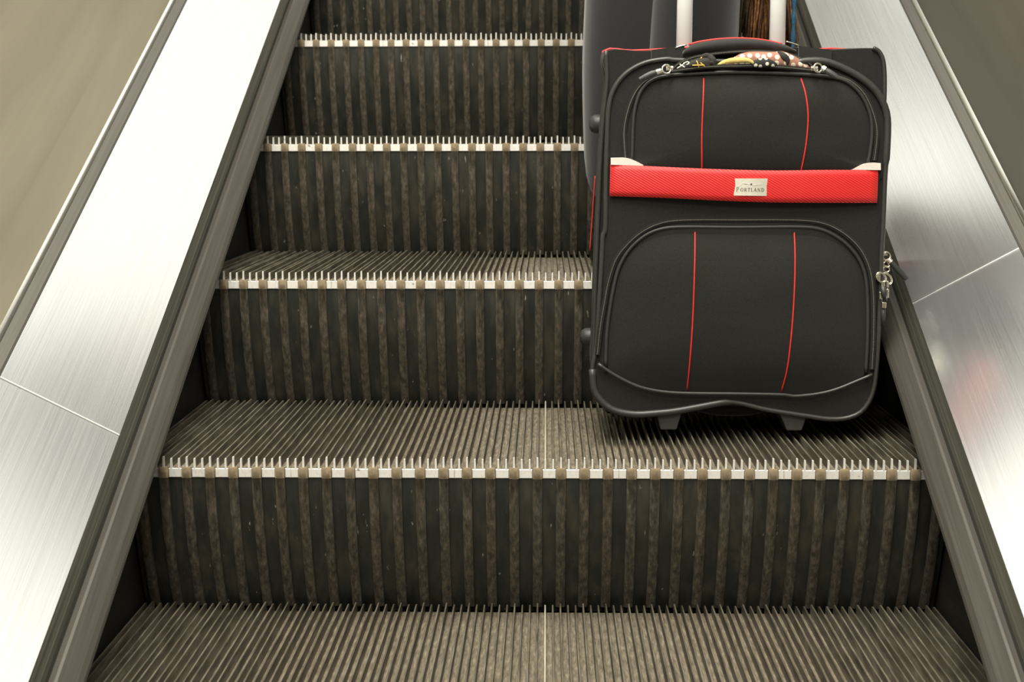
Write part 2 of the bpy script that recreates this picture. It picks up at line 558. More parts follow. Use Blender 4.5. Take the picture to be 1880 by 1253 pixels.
def panel_meshes():
    a = MB()
    hw = 0.5235
    a.box(-hw, hw, 0.0022, CLEN, -0.024, -0.0140)
    me1 = a.mesh('tread_plate'); me1.materials.append(M['groove'])
    b = MB()
    zs = [-0.0268, -0.0275] + list(np.linspace(-0.036, -0.222, 10))
    vs, fs = [], []
    for z in zs:
        y = riser_y(z) if z < -0.0272 else 0.0012
        vs += [(-hw, y, z), (hw, y, z), (hw, y + 0.008, z), (-hw, y + 0.008, z)]
    n = len(zs)
    for k in range(n - 1):
        for j in range(4):
            j2 = (j + 1) % 4
            fs.append((k * 4 + j, k * 4 + j2, k * 4 + 4 + j2, k * 4 + 4 + j))
    fs += [(0, 3, 2, 1), tuple((n - 1) * 4 + j for j in range(4))]
    b.add(vs, fs)
    me2 = b.mesh('riser_plate', True); me2.materials.append(M['riser'])
    c = MB()
    for sx in (-1, 1):
        x0, x1 = sorted((sx * 0.512, sx * 0.5225))
        c.prism([(0.012, -0.024), (CLEN - 0.01, -0.024), (CLEN - 0.06, -0.10), (0.06, -0.20), (0.052, -0.20)], 'x', x0, x1)
    me3 = c.mesh('step_frame'); me3.materials.append(M['skirt'])
    return me1, me2, me3


ME_TREAD, ME_RISER, ME_FRAME = panel_meshes()
STEP_LABEL = {
    -1: 'lowest escalator step, only its brown ribbed tread in view',
    0: 'escalator step that carries the suitcase, full width of its nose in view',
    1: 'escalator step just behind the suitcase, with a narrow strip of tread in view',
    2: 'escalator step with nose level with the upper suitcase pocket, tread seen edge-on',
    3: 'escalator step whose nose lines up with the suitcase top',
    4: 'uppermost escalator step, only its dark riser in view'}
for k in range(-1, 5):
    st = empty('escalator_step', (0, k * TREAD, k * RISE))
    tag(st, STEP_LABEL[k], 'escalator step', 'ribbed steps of the escalator')
    link('tread_plate', ME_TREAD, st)
    link('riser_plate', ME_RISER, st)
    link('step_frame', ME_FRAME, st)
    for j in range(-52, 53):
        hi = j % 3 == 0
        me = ME_CLEAT_HI if hi else (ME_CLEAT_WORN if j == 1 and k < 1 else ME_CLEAT_LO)
        c = link('tread_cleat', me, st)
        c.location = (j * 0.01, 0, 0)
    for i in range(-NR, NR + 1):
        r = link('riser_ridge', ME_RIDGE, st)
        r.location = (i * QP, 0, 0)
    for i in range(-NR, NR):
        if (i + 16) % 7 == 5:
            for me in (ME_PLATE_A, ME_PLATE_B):
                p = link('nose_plate', me, st); p.location = ((i + 0.5) * QP, 0, 0)
        else:
            p = link('nose_plate', ME_PLATE, st); p.location = ((i + 0.5) * QP, 0, 0)

# ------------------------------------------------------------------ suitcase: outlines in metres on its own front plane (right, up)
TR = {
    'outer_left': [(-0.1767,0.5108),(-0.1754,0.4704),(-0.1796,0.4211),(-0.1826,0.3593),(-0.1842,0.2972),(-0.1864,0.2114),(-0.1873,0.136),(-0.1886,0.0855)],
    'body_top': [(-0.1785,0.512),(-0.1236,0.5129),(-0.0743,0.5172),(-0.0003,0.5207),(0.0797,0.5194),(0.1229,0.5163),(0.1842,0.5193),(0.1942,0.5125),(0.2001,0.4955),(0.2026,0.4613)],
    'front_outline': [(-0.0745,0.4966),(-0.0964,0.4981),(-0.1255,0.493),(-0.1496,0.4796),(-0.1651,0.4602),(-0.1727,0.4335),(-0.1744,0.3825),(-0.1749,0.3338),(-0.1749,0.2727),(-0.178,0.262),(-0.1797,0.2128),(-0.1819,0.1634),(-0.1844,0.1138),(-0.1896,0.0814),(-0.1872,0.054),(-0.1771,0.0379),(-0.1595,0.0256),(-0.1322,0.0207),(-0.1074,0.0221),(-0.0778,0.0255),(-0.0433,0.0322),(-0.0137,0.0383),(0.0011,0.039),(0.0159,0.0367),(0.0457,0.0296),(0.0755,0.025),(0.1052,0.0209),(0.1299,0.0177),(0.1545,0.019),(0.174,0.0275),(0.1858,0.0439),(0.1914,0.0638),(0.1937,0.0936),(0.1947,0.1431),(0.1956,0.1924),(0.196,0.2537),(0.1968,0.2766),(0.1972,0.3375),(0.1986,0.386),(0.198,0.4222),(0.1911,0.4439),(0.176,0.4642),(0.15,0.482),(0.117,0.4957),(0.0928,0.4972),(0.0735,0.4951)],
    'up_cord': [(-0.1397,0.334),(-0.1407,0.3632),(-0.1402,0.4068),(-0.1382,0.431),(-0.1313,0.4539),(-0.1182,0.4685),(-0.0965,0.4759),(-0.0529,0.4793),(-0.0045,0.4812),(0.0559,0.4802),(0.0995,0.4782),(0.1261,0.4753),(0.1456,0.4683),(0.163,0.4516),(0.1745,0.4277),(0.1777,0.4024),(0.1754,0.3734),(0.1724,0.3613),(0.1723,0.3371)],
    'up_zip_left': [(-0.1499,0.3668),(-0.1522,0.402),(-0.1471,0.431),(-0.1384,0.4528),(-0.1265,0.4674),(-0.1109,0.4759),(-0.0904,0.4816)],
    'up_zip_low': [(-0.0907,0.4813),(-0.0653,0.4851),(-0.0388,0.4877),(-0.0049,0.4889),(0.0192,0.4893),(0.0627,0.4873),(0.099,0.4838)],
    'up_zip_high': [(-0.0897,0.4841),(-0.0802,0.4926),(-0.0669,0.4987),(-0.0524,0.5025),(-0.033,0.5055),(-0.0136,0.5076),(0.0058,0.5089),(0.0325,0.5092),(0.0641,0.5058),(0.0862,0.4975),(0.101,0.4864)],
    'up_zip_right': [(0.0997,0.4841),(0.1264,0.4786),(0.1484,0.4701),(0.1657,0.4542),(0.1773,0.4314),(0.1835,0.4098),(0.184,0.3905),(0.1816,0.3663)],
    'seam_ul': [(-0.0474,0.4726),(-0.0484,0.4499),(-0.0495,0.4188),(-0.0496,0.3876),(-0.0481,0.3515)],
    'seam_ur': [(0.0816,0.4737),(0.0869,0.4511),(0.0901,0.4224),(0.0886,0.3888),(0.0835,0.3504)],
    'band_top': [(-0.1696,0.3579),(-0.0996,0.3549),(-0.0267,0.3524),(0.0461,0.3514),(0.1187,0.3529),(0.1873,0.3535)],
    'band_bot': [(-0.1702,0.3154),(-0.0988,0.3137),(-0.0258,0.3108),(0.0471,0.3091),(0.1198,0.3093),(0.1871,0.31)],
    'badge': [(-0.0051,0.3402),(0.0385,0.3406),(0.0376,0.3175),(-0.0058,0.3176)],
    'tag_l': [(-0.1692,0.3508),(-0.1694,0.3666),(-0.1504,0.3668),(-0.1381,0.3633),(-0.1258,0.3573),(-0.1257,0.3513)],
    'tag_r': [(0.1493,0.3502),(0.1517,0.3539),(0.166,0.3613),(0.1781,0.3634),(0.1897,0.3627),(0.1901,0.3506)],
    'low_zip': [(-0.1836,0.1018),(-0.18,0.139),(-0.1755,0.1687),(-0.1699,0.2008),(-0.1605,0.2303),(-0.1461,0.2501),(-0.1268,0.2675),(-0.105,0.2787),(-0.0831,0.2835),(-0.0489,0.2851),(-0.0001,0.2854),(0.0487,0.2861),(0.0925,0.2856),(0.1194,0.281),(0.1416,0.2703),(0.1616,0.2534),(0.1743,0.234),(0.1818,0.212),(0.1857,0.1802),(0.1871,0.131),(0.1864,0.0866)],
    'low_cord': [(-0.1718,0.0859),(-0.1712,0.1268),(-0.168,0.159),(-0.1636,0.1886),(-0.1567,0.2181),(-0.1436,0.2428),(-0.1243,0.2614),(-0.1025,0.2716),(-0.0732,0.2751),(0.0,0.2754),(0.0853,0.2768),(0.1146,0.2734),(0.1368,0.2629),(0.1542,0.2485),(0.1669,0.2315),(0.1748,0.2096),(0.1781,0.1802),(0.1796,0.131),(0.179,0.0816)],
    'seam_ll': [(-0.0547,0.272),(-0.056,0.2149),(-0.0572,0.1539),(-0.0591,0.1049),(-0.0613,0.0544)],
    'seam_lr': [(0.0779,0.2727),(0.0778,0.2286),(0.0765,0.1677),(0.0734,0.1139),(0.0706,0.0819),(0.0659,0.0536)],
    'bot_cord': [(-0.1825,0.0895),(-0.1606,0.0749),(-0.1307,0.0604),(-0.101,0.0533),(-0.064,0.0508),(0.005,0.0509),(0.0665,0.0505),(0.0838,0.0487),(0.1156,0.0524),(0.14,0.0589),(0.1642,0.0691),(0.1872,0.0793)],
    'foot_l': [(-0.1037,0.0201),(-0.0648,0.0206),(-0.0736,-0.0007),(-0.0954,-0.001)],
    'foot_r': [(0.062,0.0211),(0.1056,0.0216),(0.0963,0.0003),(0.0761,0.0)],
    'under_handle': [(-0.0274,0.0147),(0.0053,0.0126),(0.0378,0.0155)],
    'handle_top': [(-0.0749,0.5144),(-0.0656,0.5193),(-0.051,0.5233),(-0.0266,0.5269),(-0.0021,0.5283),(0.0224,0.5275),(0.042,0.525),(0.0592,0.521),(0.077,0.5163)],
    'handle_bot': [(-0.0714,0.5022),(-0.0506,0.5056),(-0.0262,0.5084),(0.0105,0.5111),(0.0473,0.51),(0.0779,0.5066)],
    'tube_l': [(-0.0682,0.539),(-0.0448,0.5405),(-0.0663,0.6049),(-0.0445,0.6051)],
    'tube_r': [(0.0676,0.5427),(0.0921,0.5429),(0.0693,0.6059),(0.0926,0.606)],
    'red_top': [(-0.1692,0.5271),(-0.1132,0.5289),(-0.0336,0.5424),(0.0727,0.5453),(0.1446,0.5343),(0.2161,0.5354)],
    'bumps': [(-0.1862,0.4188),(-0.1962,0.1153)],
    'scarf_dot': [(-0.0284,0.4888),(-0.0117,0.4986),(0.0027,0.5071),(0.0195,0.5101),(0.0389,0.5098),(0.0583,0.5094),(0.0754,0.5029),(0.0877,0.4946),(0.0956,0.4857)],
    'scarf_blk': [(-0.0878,0.4818),(-0.0722,0.4921),(-0.0554,0.4999),(-0.0408,0.5015),(-0.0323,0.4972),(-0.0284,0.4888)],
    'pull_l': [(-0.0935,0.4849),(-0.1043,0.4812),(-0.1163,0.4776),(-0.1331,0.4695)],
    'pull_r': [(0.0979,0.4863),(0.1075,0.4871),(0.1148,0.4816),(0.1258,0.4746)],
    'side_top_pull': [(0.2144,0.241),(0.216,0.2329),(0.2234,0.2258),(0.2308,0.2177),(0.2419,0.2061)],
    'side_rings': [(0.2144,0.2266),(0.2141,0.2198)],
    'side_sliders': [(0.1914,0.2121),(0.1967,0.2113),(0.202,0.214),(0.2061,0.2087),(0.1952,0.1863),(0.1995,0.1908),(0.2001,0.1735),(0.204,0.1891)],
    'side_dark': [(0.197,0.2024),(0.2001,0.1855),(0.201,0.1569)],
}
case = empty('suitcase')
_u = Vector((0.99995, -0.00055, -0.01046)); _t = Vector((0.0, 0.99863, -0.05234)); _w = Vector((0.01047, 0.05233, 0.99857))
case.matrix_world = Matrix(((_u.x, _t.x, _w.x, 0.2623), (_u.y, _t.y, _w.y, 0.1363), (_u.z, _t.z, _w.z, 0.010), (0, 0, 0, 1)))
tag(case, 'black soft cabin suitcase with red strap and red piping on the escalator step', 'suitcase')


class Pillow:
    """padded panel: closed outline in (u, w), front bulging towards -t"""
    def __init__(s, outline, center, t0, bulge, p=2.4, n=120):
        s.o = crom(outline, n, True)
        s.c = np.array(center)
        s.t0, s.b, s.p = t0, bulge, p
        s.mid = (s.o.max(0) + s.o.min(0)) / 2; s.half = (s.o.max(0) - s.o.min(0)) / 2
        d = s.o - s.c
        ang = np.arctan2(d[:, 1], d[:, 0]); rad = np.linalg.norm(d, axis=1)
        i = np.argsort(ang)
        s.a = np.concatenate([ang[i] - 2 * np.pi, ang[i], ang[i] + 2 * np.pi]); s.r = np.tile(rad[i], 3)

    def t(s, u, w):
        d = np.array([u, w]) - s.c
        r = np.linalg.norm(d) / np.interp(math.atan2(d[1], d[0]), s.a, s.r)
        return s.t0 - s.b * s.hump(u, w, min(1.0, r))

    def hump(s, u, w, r):
        a = abs((u - s.mid[0]) / s.half[0]) ** 4 + abs((w - s.mid[1]) / s.half[1]) ** 4
        return max(0.0, 1 - min(1.0, a ** 0.25 * 0.96) ** s.p) * (1 - r ** 9)

    def build(s, name, mat, parent, depth, rings=10, wrinkle=0.0, back=None):
        mb = MB()
        n = len(s.o)
        rr = np.linspace(1, 0, rings + 1)[:-1] ** 0.8
        vs, fs = [], []
        bo = s.o if back is None else back(s.o)
        layers = [(bo, s.t0 + depth)] + [(s.o, s.t0 + 0.002)]
        for o, t in layers:
            vs += [(x, t, z) for x, z in o]
        for r in rr:
            for x, z in s.c + (s.o - s.c) * r * (0.997 if r == 1 else 1):
                wr = wrinkle * (math.sin(x * 70 + z * 35) + math.sin(z * 55 - x * 30 + 1)) * (1 - r ** 3) if wrinkle else 0
                vs.append((x, s.t0 - s.b * s.hump(x, z, r) + wr, z))
        L = 2 + len(rr)
        for k in range(L - 1):
            for j in range(n):
                j2 = (j + 1) % n
                fs.append((k * n + j, k * n + j2, (k + 1) * n + j2, (k + 1) * n + j))
        b = len(vs)
        vs.append((s.c[0], s.t0 - s.b * s.hump(s.c[0], s.c[1], 0), s.c[1]))
        fs += [((L - 1) * n + j, (L - 1) * n + (j + 1) % n, b) for j in range(n)]
        fs.append(tuple(range(n)))
        mb.add(vs, fs)
        return mb.build(name, mat, parent, True)


def cord(name, pts, t, r, mat, parent, n=60, closed=False, flat=1.0, sides=8):
    """t: number or function(u, w)"""
    c = crom(pts, n, closed)
    p = [(x, t(x, z) if callable(t) else t, z) for x, z in c]
    return MB().tube(p, r, sides, closed, flat=flat).build(name, mat, parent, 'all')


# main shell
outline_body = TR['body_top'] + [(0.202, 0.35), (0.199, 0.25), (0.197, 0.15), (0.193, 0.08), (0.183, 0.047), (0.162, 0.030), (0.0, 0.030), (-0.150, 0.030), (-0.172, 0.044), (-0.184, 0.068)] + TR['outer_left'][::-1][:-1]
body = Pillow(outline_body, (0.008, 0.27), 0.035, 0.003)


def raise_back(o):
    o = o.copy()
    k = np.clip((o[:, 1] - 0.40) / 0.11, 0, 1)
    o[:, 1] += 0.0172 * k
    o[:, 0] += np.where(o[:, 0] > 0, 0.006, 0.004)
    return o


body_ob = body.build('body', M['nylon'], case, 0.165, back=raise_back)
cord('front_piping', [(-0.1765, 0.5125)] + [(x + 0.001, z) for x, z in TR['outer_left'][1:]], 0.034, 0.0031, M['cord'], case, 60)
cord('front_piping', [(0.1840, 0.5190), (0.1925, 0.5135), (0.1985, 0.5000), (0.2010, 0.47), (0.2010, 0.42)], 0.034, 0.0031, M['cord'], case, 60)
bk = raise_back(body.o)
cord('back_piping', [(x, z) for x, z in bk[::3]], 0.199, 0.0017, M['red_cord'], case, 160, True)
mid = [(x + (0.001 if x > 0 else -0.001), z - 0.002) for x, z in body.o[::3]]
cord('side_zipper', mid, 0.052, 0.0026, M['cord_dark'], case, 160, True)

# soft front section
front = Pillow(TR['front_outline'], (0.008, 0.26), 0.0, 0.006, 3.0, 180)
front.build('front_section', M['nylon'], case, 0.036)
fo = TR['front_outline']
cord('front_section_piping', fo[44:] + [(x, z) for x, z in fo[:15]], -0.001, 0.0033, M['cord'], case, 150)
cord('bottom_bumper', fo[13:47], -0.002, [0.0034 + 0.0016 * (1 if (i < 26 or i > 84) else 0) for i in range(110)], M['cord'], case, 110)

# upper pocket
up = Pillow(TR['up_cord'], (0.012, 0.405), -0.002, 0.018, 2.6)
up_ob = up.build('upper_pocket', M['nylon'], case, 0.006, wrinkle=0.0004)
cord('pocket_piping', TR['up_cord'][1:-1], -0.0045, 0.0026, M['cord_dark'], up_ob, 90)
for n_, k in (('seam_ul', 0), ('seam_ur', 0)):
    cord('red_seam', TR[n_], lambda u, w: up.t(u, w) - 0.0004, 0.00105, M['red_cord'], up_ob, 30, sides=6)

# lower pocket
low = Pillow(TR['low_cord'] + TR['bot_cord'][::-1][1:-1], (0.0, 0.165), -0.002, 0.022, 2.6)
low_ob = low.build('lower_pocket', M['nylon'], case, 0.006, wrinkle=0.0004)
cord('pocket_piping', TR['low_cord'], -0.0045, 0.0026, M['cord_dark'], low_ob, 90)
for n_ in ('seam_ll', 'seam_lr'):
    cord('red_seam', TR[n_], lambda u, w: low.t(u, w) - 0.0004, 0.00105, M['red_cord'], low_ob, 30, sides=6)
cord('bottom_seam_piping', TR['bot_cord'], lambda u, w: min(low.t(u, w), -0.006) - 0.001, 0.0024, M['cord'], case, 60)


def zipper(pts, t, parent, n, tape=0.0042):
    c = crom(pts, n)
    p = [(x, t, z) for x, z in c]
    MB().tube(p, tape * 0.8, 8, flat=0.14).build('zipper_tape', M['nylon'], parent, True)
    mb = MB()
    for i in range(n - 1):
        a, b = Vector(p[i]), Vector(p[i + 1])
        d = (b - a).normalized(); e = Vector((-d.z, 0, d.x)); m_ = (a + b) / 2 + Vector((0, -0.0013, 0))
        hl, hw, hh = 0.0005, 0.0006, 0.0005
        q = [m_ + d * sx * hl + e * sy * hw + Vector((0, sz * hh, 0)) for sz in (1, -1) for sx, sy in ((-1, -1), (1, -1), (1, 1), (-1, 1))]
        mb.add(q, [(0, 1, 2, 3), (4, 7, 6, 5), (0, 4, 5, 1), (1, 5, 6, 2), (2, 6, 7, 3), (3, 7, 4, 0)])
    o = mb.build('zipper_teeth', M['tooth'], parent)
    tag(o, kind='stuff')


zipper(TR['up_zip_left'], -0.0045, up_ob, 100)
zipper(TR['up_zip_right'], -0.0045, up_ob, 100)
zipper(TR['up_zip_low'], -0.011, up_ob, 100, 0.0032)
zipper(TR['up_zip_high'], -0.004, up_ob, 105, 0.0026)
zipper(TR['low_zip'], -0.0065, low_ob, 380)

# red strap across the middle, lying over the pockets
bt, bb = crom(TR['band_top'], 40), crom(TR['band_bot'], 40)
mb = MB()
vs, fs = [], []
for i in range(40):
    k = i / 39
    env = 0.0065 + 0.0125 * (1 - abs(2 * k - 1) ** 2.6)
    for r in range(7):
        q = r / 6
        x, z = bt[i] * (1 - q) + bb[i] * q
        t = -env - 0.0008 * math.sin(q * math.pi) + (0.0010 if q in (0, 1) else 0)
        vs.append((x, t, z))
for i in range(39):
    for r in range(6):
        fs.append((i * 7 + r, i * 7 + r + 1, (i + 1) * 7 + r + 1, (i + 1) * 7 + r))
nv = len(vs)
vs += [(x, t + 0.0022, z) for x, t, z in vs]
fs += [tuple(nv + q for q in f)[::-1] for f in fs]
rim = [i * 7 for i in range(40)] + [39 * 7 + r for r in range(1, 7)] + [i * 7 + 6 for i in range(38, -1, -1)] + [r for r in range(5, 0, -1)]
fs += [(rim[i], rim[(i + 1) % len(rim)], nv + rim[(i + 1) % len(rim)], nv + rim[i]) for i in range(len(rim))]
mb.add(vs, fs)
strap = mb.build('strap', M['band'], case, 'all')
tag(strap, 'bright red twill strap')

# badge: a slightly curved metal plate with raised dark lettering
BT = -0.0215
bq = [np.array(p) for p in TR['badge']]


def badge_pt(a, b, t):
    """a, b in 0..1 across and down"""
    p = (bq[0] * (1 - a) + bq[1] * a) * (1 - b) + (bq[3] * (1 - a) + bq[2] * a) * b
    return (p[0], BT + 0.0035 * ((2 * a - 1) ** 2) * 0.55 + t, p[1])


mb = MB(); vs, fs = [], []
for tt in (0.0, 0.0018):
    for i in range(13):
        for j in range(2): vs.append(badge_pt(i / 12, j, tt))
for i in range(12):
    fs += [(i * 2, i * 2 + 1, i * 2 + 3, i * 2 + 2), (26 + i * 2, 28 + i * 2, 29 + i * 2, 27 + i * 2),
           (i * 2, i * 2 + 2, 28 + i * 2, 26 + i * 2), (i * 2 + 1, 27 + i * 2, 29 + i * 2, i * 2 + 3)]
fs += [(0, 26, 27, 1), (24, 25, 51, 50)]
mb.add(vs, fs)
badge = mb.build('badge', M['badge'], case, True)
tag(badge, 'small silver metal name badge')
# letters as strokes: (x0, y0, x1, y1, width); unit box, y down
GLY = {
    'P': [(.2, 0, .2, 1, .2), (.05, .98, .38, .98, .07), (.05, .02, .5, .02, .07), (.5, .03, .74, .14, .1), (.74, .14, .76, .34, .17), (.76, .34, .55, .5, .1), (.55, .52, .25, .54, .07)],
    'O': [(.5, .02, .2, .2, .09), (.2, .2, .14, .5, .18), (.14, .5, .2, .8, .18), (.2, .8, .5, .98, .09), (.5, .98, .8, .8, .09), (.8, .8, .86, .5, .18), (.86, .5, .8, .2, .18), (.8, .2, .5, .02, .09)],
    'R': [(.2, 0, .2, 1, .2), (.05, .98, .38, .98, .07), (.05, .02, .5, .02, .07), (.5, .03, .7, .15, .1), (.7, .15, .68, .38, .16), (.68, .38, .3, .52, .08), (.4, .52, .85, .98, .16), (.75, .98, .98, .98, .07)],
    'T': [(.5, 0, .5, 1, .2), (.35, .98, .66, .98, .07), (.08, .03, .92, .03, .08), (.08, .03, .06, .24, .07), (.92, .03, .94, .24, .07)],
    'L': [(.3, 0, .3, 1, .2), (.12, .02, .5, .02, .07), (.12, .97, .85, .97, .08), (.85, .97, .9, .76, .07)],
    'A': [(.48, 0, .12, 1, .08), (.48, 0, .84, 1, .2), (.25, .66, .7, .66, .07), (0, .98, .24, .98, .07), (.68, .98, 1, .98, .07)],
    'N': [(.16, 0, .16, 1, .08), (.16, .02, .84, 1, .19), (.84, 0, .84, 1, .08), (.02, .98, .3, .98, .07), (.7, .02, .98, .02, .07)],
    'D': [(.2, 0, .2, 1, .2), (.05, .02, .5, .02, .08), (.05, .98, .5, .98, .08), (.5, .03, .8, .22, .1), (.8, .22, .86, .5, .18), (.86, .5, .8, .78, .18), (.8, .78, .5, .97, .1)]}


def stroke(mb, x0, y0, x1, y1, wd, ax, ay, mi=0):
    d = np.array([(x1 - x0) / 1.0, (y1 - y0) * ay / ax]); L = np.linalg.norm(d) or 1
    n_ = np.array([-d[1], d[0]]) / L * wd / 2
    q = [(x0 + n_[0], y0 + n_[1] * ax / ay), (x1 + n_[0], y1 + n_[1] * ax / ay), (x1 - n_[0], y1 - n_[1] * ax / ay), (x0 - n_[0], y0 - n_[1] * ax / ay)]
    top = [badge_pt(*p, -0.0003) for p in q]; bot = [badge_pt(*p, 0.0004) for p in q]
    mb.add(top + bot, [(0, 1, 2, 3), (7, 6, 5, 4), (0, 4, 5, 1), (1, 5, 6, 2), (2, 6, 7, 3), (3, 7, 4, 0)], mi)


mb = MB()
AX, AY = 0.0436, 0.0229
xs = [(.065, .155), (.185, .285), (.305, .395), (.405, .490), (.500, .575), (.590, .685), (.705, .800), (.825, .915)]
for ch, (xa, xb), big in zip('PORTLAND', xs, [1, 0, 0, 0, 0, 0, 0, 0]):
    ya, yb = (.50 if big else .55), (.77 if big else .75)
    for x0, y0, x1, y1, wd in GLY[ch]:
        stroke(mb, xa + x0 * (xb - xa), ya + y0 * (yb - ya), xa + x1 * (xb - xa), ya + y1 * (yb - ya), wd * (xb - xa) * 0.85, AX, AY)
# the flourish above the word, with a small square in its middle
fl = [(.12, .47), (.2, .36), (.28, .22), (.30, .28), (.38, .31), (.48, .33)]
for a, c in zip(fl[:-1], fl[1:]): stroke(mb, *a, *c, .012, AX, AY, 1)
fl = [(.52, .34), (.60, .40), (.66, .36), (.74, .34), (.84, .33)]
for a, c in zip(fl[:-1], fl[1:]): stroke(mb, *a, *c, .012, AX, AY, 1)
stroke(mb, .30, .335, .84, .335, .008, AX, AY)
stroke(mb, .485, .335, .535, .335, .045, AX, AY)
mb.build('lettering', [M['ink'], M['cream']], badge)


def flat_piece(name, pts, t, th, mat, parent, n=40):
    c = np.concatenate([pts[:1], crom(pts[1:-1], 24), pts[-1:]])
    mb = MB(); mb.prism([(x, z) for x, z in c], 'y', t, t + th)
    return mb.build(name, mat, parent)


for n_ in ('tag_l', 'tag_r'):
    p = TR[n_]; p[0] = (p[0][0], 0.3572 if n_ == 'tag_l' else 0.3536); p[-1] = (p[-1][0], 0.3562 if n_ == 'tag_l' else 0.3536)
    flat_piece('cream_tab', p, -0.0085, 0.005, M['cream'], case)

# feet, wheels, lower grip
for n_ in ('foot_l', 'foot_r'):
    p = TR[n_]
    mb = MB()
    q0 = [(x, 0.004, z) for x, z in p]; q1 = [(x, 0.04, z + (0.0 if i > 1 else 0.012)) for i, (x, z) in enumerate(p)]
    q0[0] = (q0[0][0], 0.0, 0.032); q0[1] = (q0[1][0], 0.0, 0.032)
    mb.add(q0 + q1, [(0, 1, 2, 3), (7, 6, 5, 4), (0, 4, 5, 1), (1, 5, 6, 2), (2, 6, 7, 3), (3, 7, 4, 0)])
    o = mb.build('foot', M['foot'], case)
    bv = o.modifiers.new('bevel', 'BEVEL'); bv.width = 0.0015; bv.segments = 2
for sx in (-0.150, 0.165):
    mb = MB()
    pr = [(-0.014, 0.018), (-0.011, 0.022), (0.011, 0.022), (0.014, 0.018), (0.014, 0.005), (-0.014, 0.005)]
    k = 24; vs = []; fs = []
    for i in range(k):
        a = 2 * math.pi * i / k
        vs += [(sx + x, 0.178 + r * math.cos(a), 0.0217 + 0.01046 * sx + r * math.sin(a)) for x, r in pr]
    for i in range(k):
        for j in range(6):
            fs.append((i * 6 + j, i * 6 + (j + 1) % 6, ((i + 1) % k) * 6 + (j + 1) % 6, ((i + 1) % k) * 6 + j))
    mb.add(vs, fs)
    wh = mb.build('wheel', M['plastic'], case, True)
    MB().box(sx - 0.02, sx + 0.02, 0.158, 0.2, 0.028, 0.05).build('wheel_housing', M['plastic'], case)
hp = [(-0.05, 0.06, 0.034), (-0.036, 0.058, 0.026), (-0.015, 0.056, 0.022), (0.006, 0.055, 0.021), (0.028, 0.056, 0.022), (0.048, 0.058, 0.026), (0.062, 0.06, 0.034)]
MB().tube(crom(hp, 30), 0.0085, 10).build('lower_grip', M['nylon_soft'], case, 'all')

# side studs
for x, z in ((-0.1865, 0.4188), (-0.1955, 0.1153)):
    mb = MB(); vs = []; fs = []
    k = 16
    pr = [(0.0, 0.0135), (0.007, 0.0132), (0.012, 0.0105), (0.0145, 0.006), (0.0150, 0.001)]
    for h, r in pr:
        vs += [(x + 0.006 - h, 0.12 + r * math.cos(2 * math.pi * i / k), z + r * math.sin(2 * math.pi * i / k)) for i in range(k)]
    for a in range(4):
        for i in range(k): fs.append((a * k + i, a * k + (i + 1) % k, (a + 1) * k + (i + 1) % k, (a + 1) * k + i))
    fs.append(tuple(4 * k + i for i in range(k)))
    mb.add(vs, fs); mb.build('side_stud', M['plastic'], case, 'all')
# grey lining seen on the left flank behind the piping
cord('flank_seam', [(-0.1865, 0.345), (-0.1877, 0.325), (-0.190, 0.285), (-0.1925, 0.24)], 0.10, 0.0007, M['red_cord'], case, 20, sides=6)

# carry handle on top
ht, hb = crom(TR['handle_top'], 40), crom(TR['handle_bot'], 40)
mb = MB(); vs = []; fs = []
for i in range(40):
    k = i / 39
    e = min(1.0, (0.55 + 6 * min(k, 1 - k)))
    cx, cz = (ht[i] + hb[i]) / 2
    hh = (ht[i][1] - hb[i][1]) / 2 * e
    for j in range(14):
        a = 2 * math.pi * j / 14
        lump = 1 + 0.035 * math.sin(k * 60) * (1 if math.sin(a) < 0 else 0.3)
        vs.append((cx, 0.020 + 0.014 * e * math.cos(a) * lump, cz + hh * math.sin(a)))
for i in range(39):
    for j in range(14): fs.append((i * 14 + j, i * 14 + (j + 1) % 14, (i + 1) * 14 + (j + 1) % 14, (i + 1) * 14 + j))
fs += [tuple(range(14)), tuple(39 * 14 + j for j in range(14))]
mb.add(vs, fs)
hnd = mb.build('carry_handle', M['nylon_soft'], case, 'all')
cord('handle_piping', [(x, z + 0.0006) for x, z in TR['handle_top'][1:-1]], 0.021, 0.0014, M['red_cord'], hnd, 40, sides=6)
for pts in ([(-0.083, 0.5165), (-0.076, 0.5190), (-0.068, 0.5205)], [(0.066, 0.5262), (0.076, 0.5235), (0.0845, 0.5205)]):
    MB().tube([(x, 0.030, z) for x, z in crom(pts, 8)], 0.0011, 6).build('handle_bracket', M['chrome'], case, 'all')
for x0, x1 in ((-0.115, -0.0705), (0.0835, 0.128)):
    mb = MB()
    zz = 0.5175
    mb.add([(x0, 0.030, zz - 0.004), (x1, 0.030, zz + 0.0025), (x1, 0.075, zz + 0.003), (x0, 0.075, zz), (x0, 0.030, zz - 0.03), (x1, 0.030, zz - 0.03), (x1, 0.075, zz - 0.03), (x0, 0.075, zz - 0.03)] if x0 < 0 else
           [(x0, 0.030, zz + 0.003), (x1, 0.030, zz - 0.002), (x1, 0.075, zz - 0.001), (x0, 0.075, zz + 0.003), (x0, 0.030, zz - 0.03), (x1, 0.030, zz - 0.03), (x1, 0.075, zz - 0.03), (x0, 0.075, zz - 0.03)],
           [(0, 1, 2, 3), (7, 6, 5, 4), (0, 4, 5, 1), (1, 5, 6, 2), (2, 6, 7, 3), (3, 7, 4, 0)])
    mb.build('handle_sleeve', M['nylon_soft'], case)

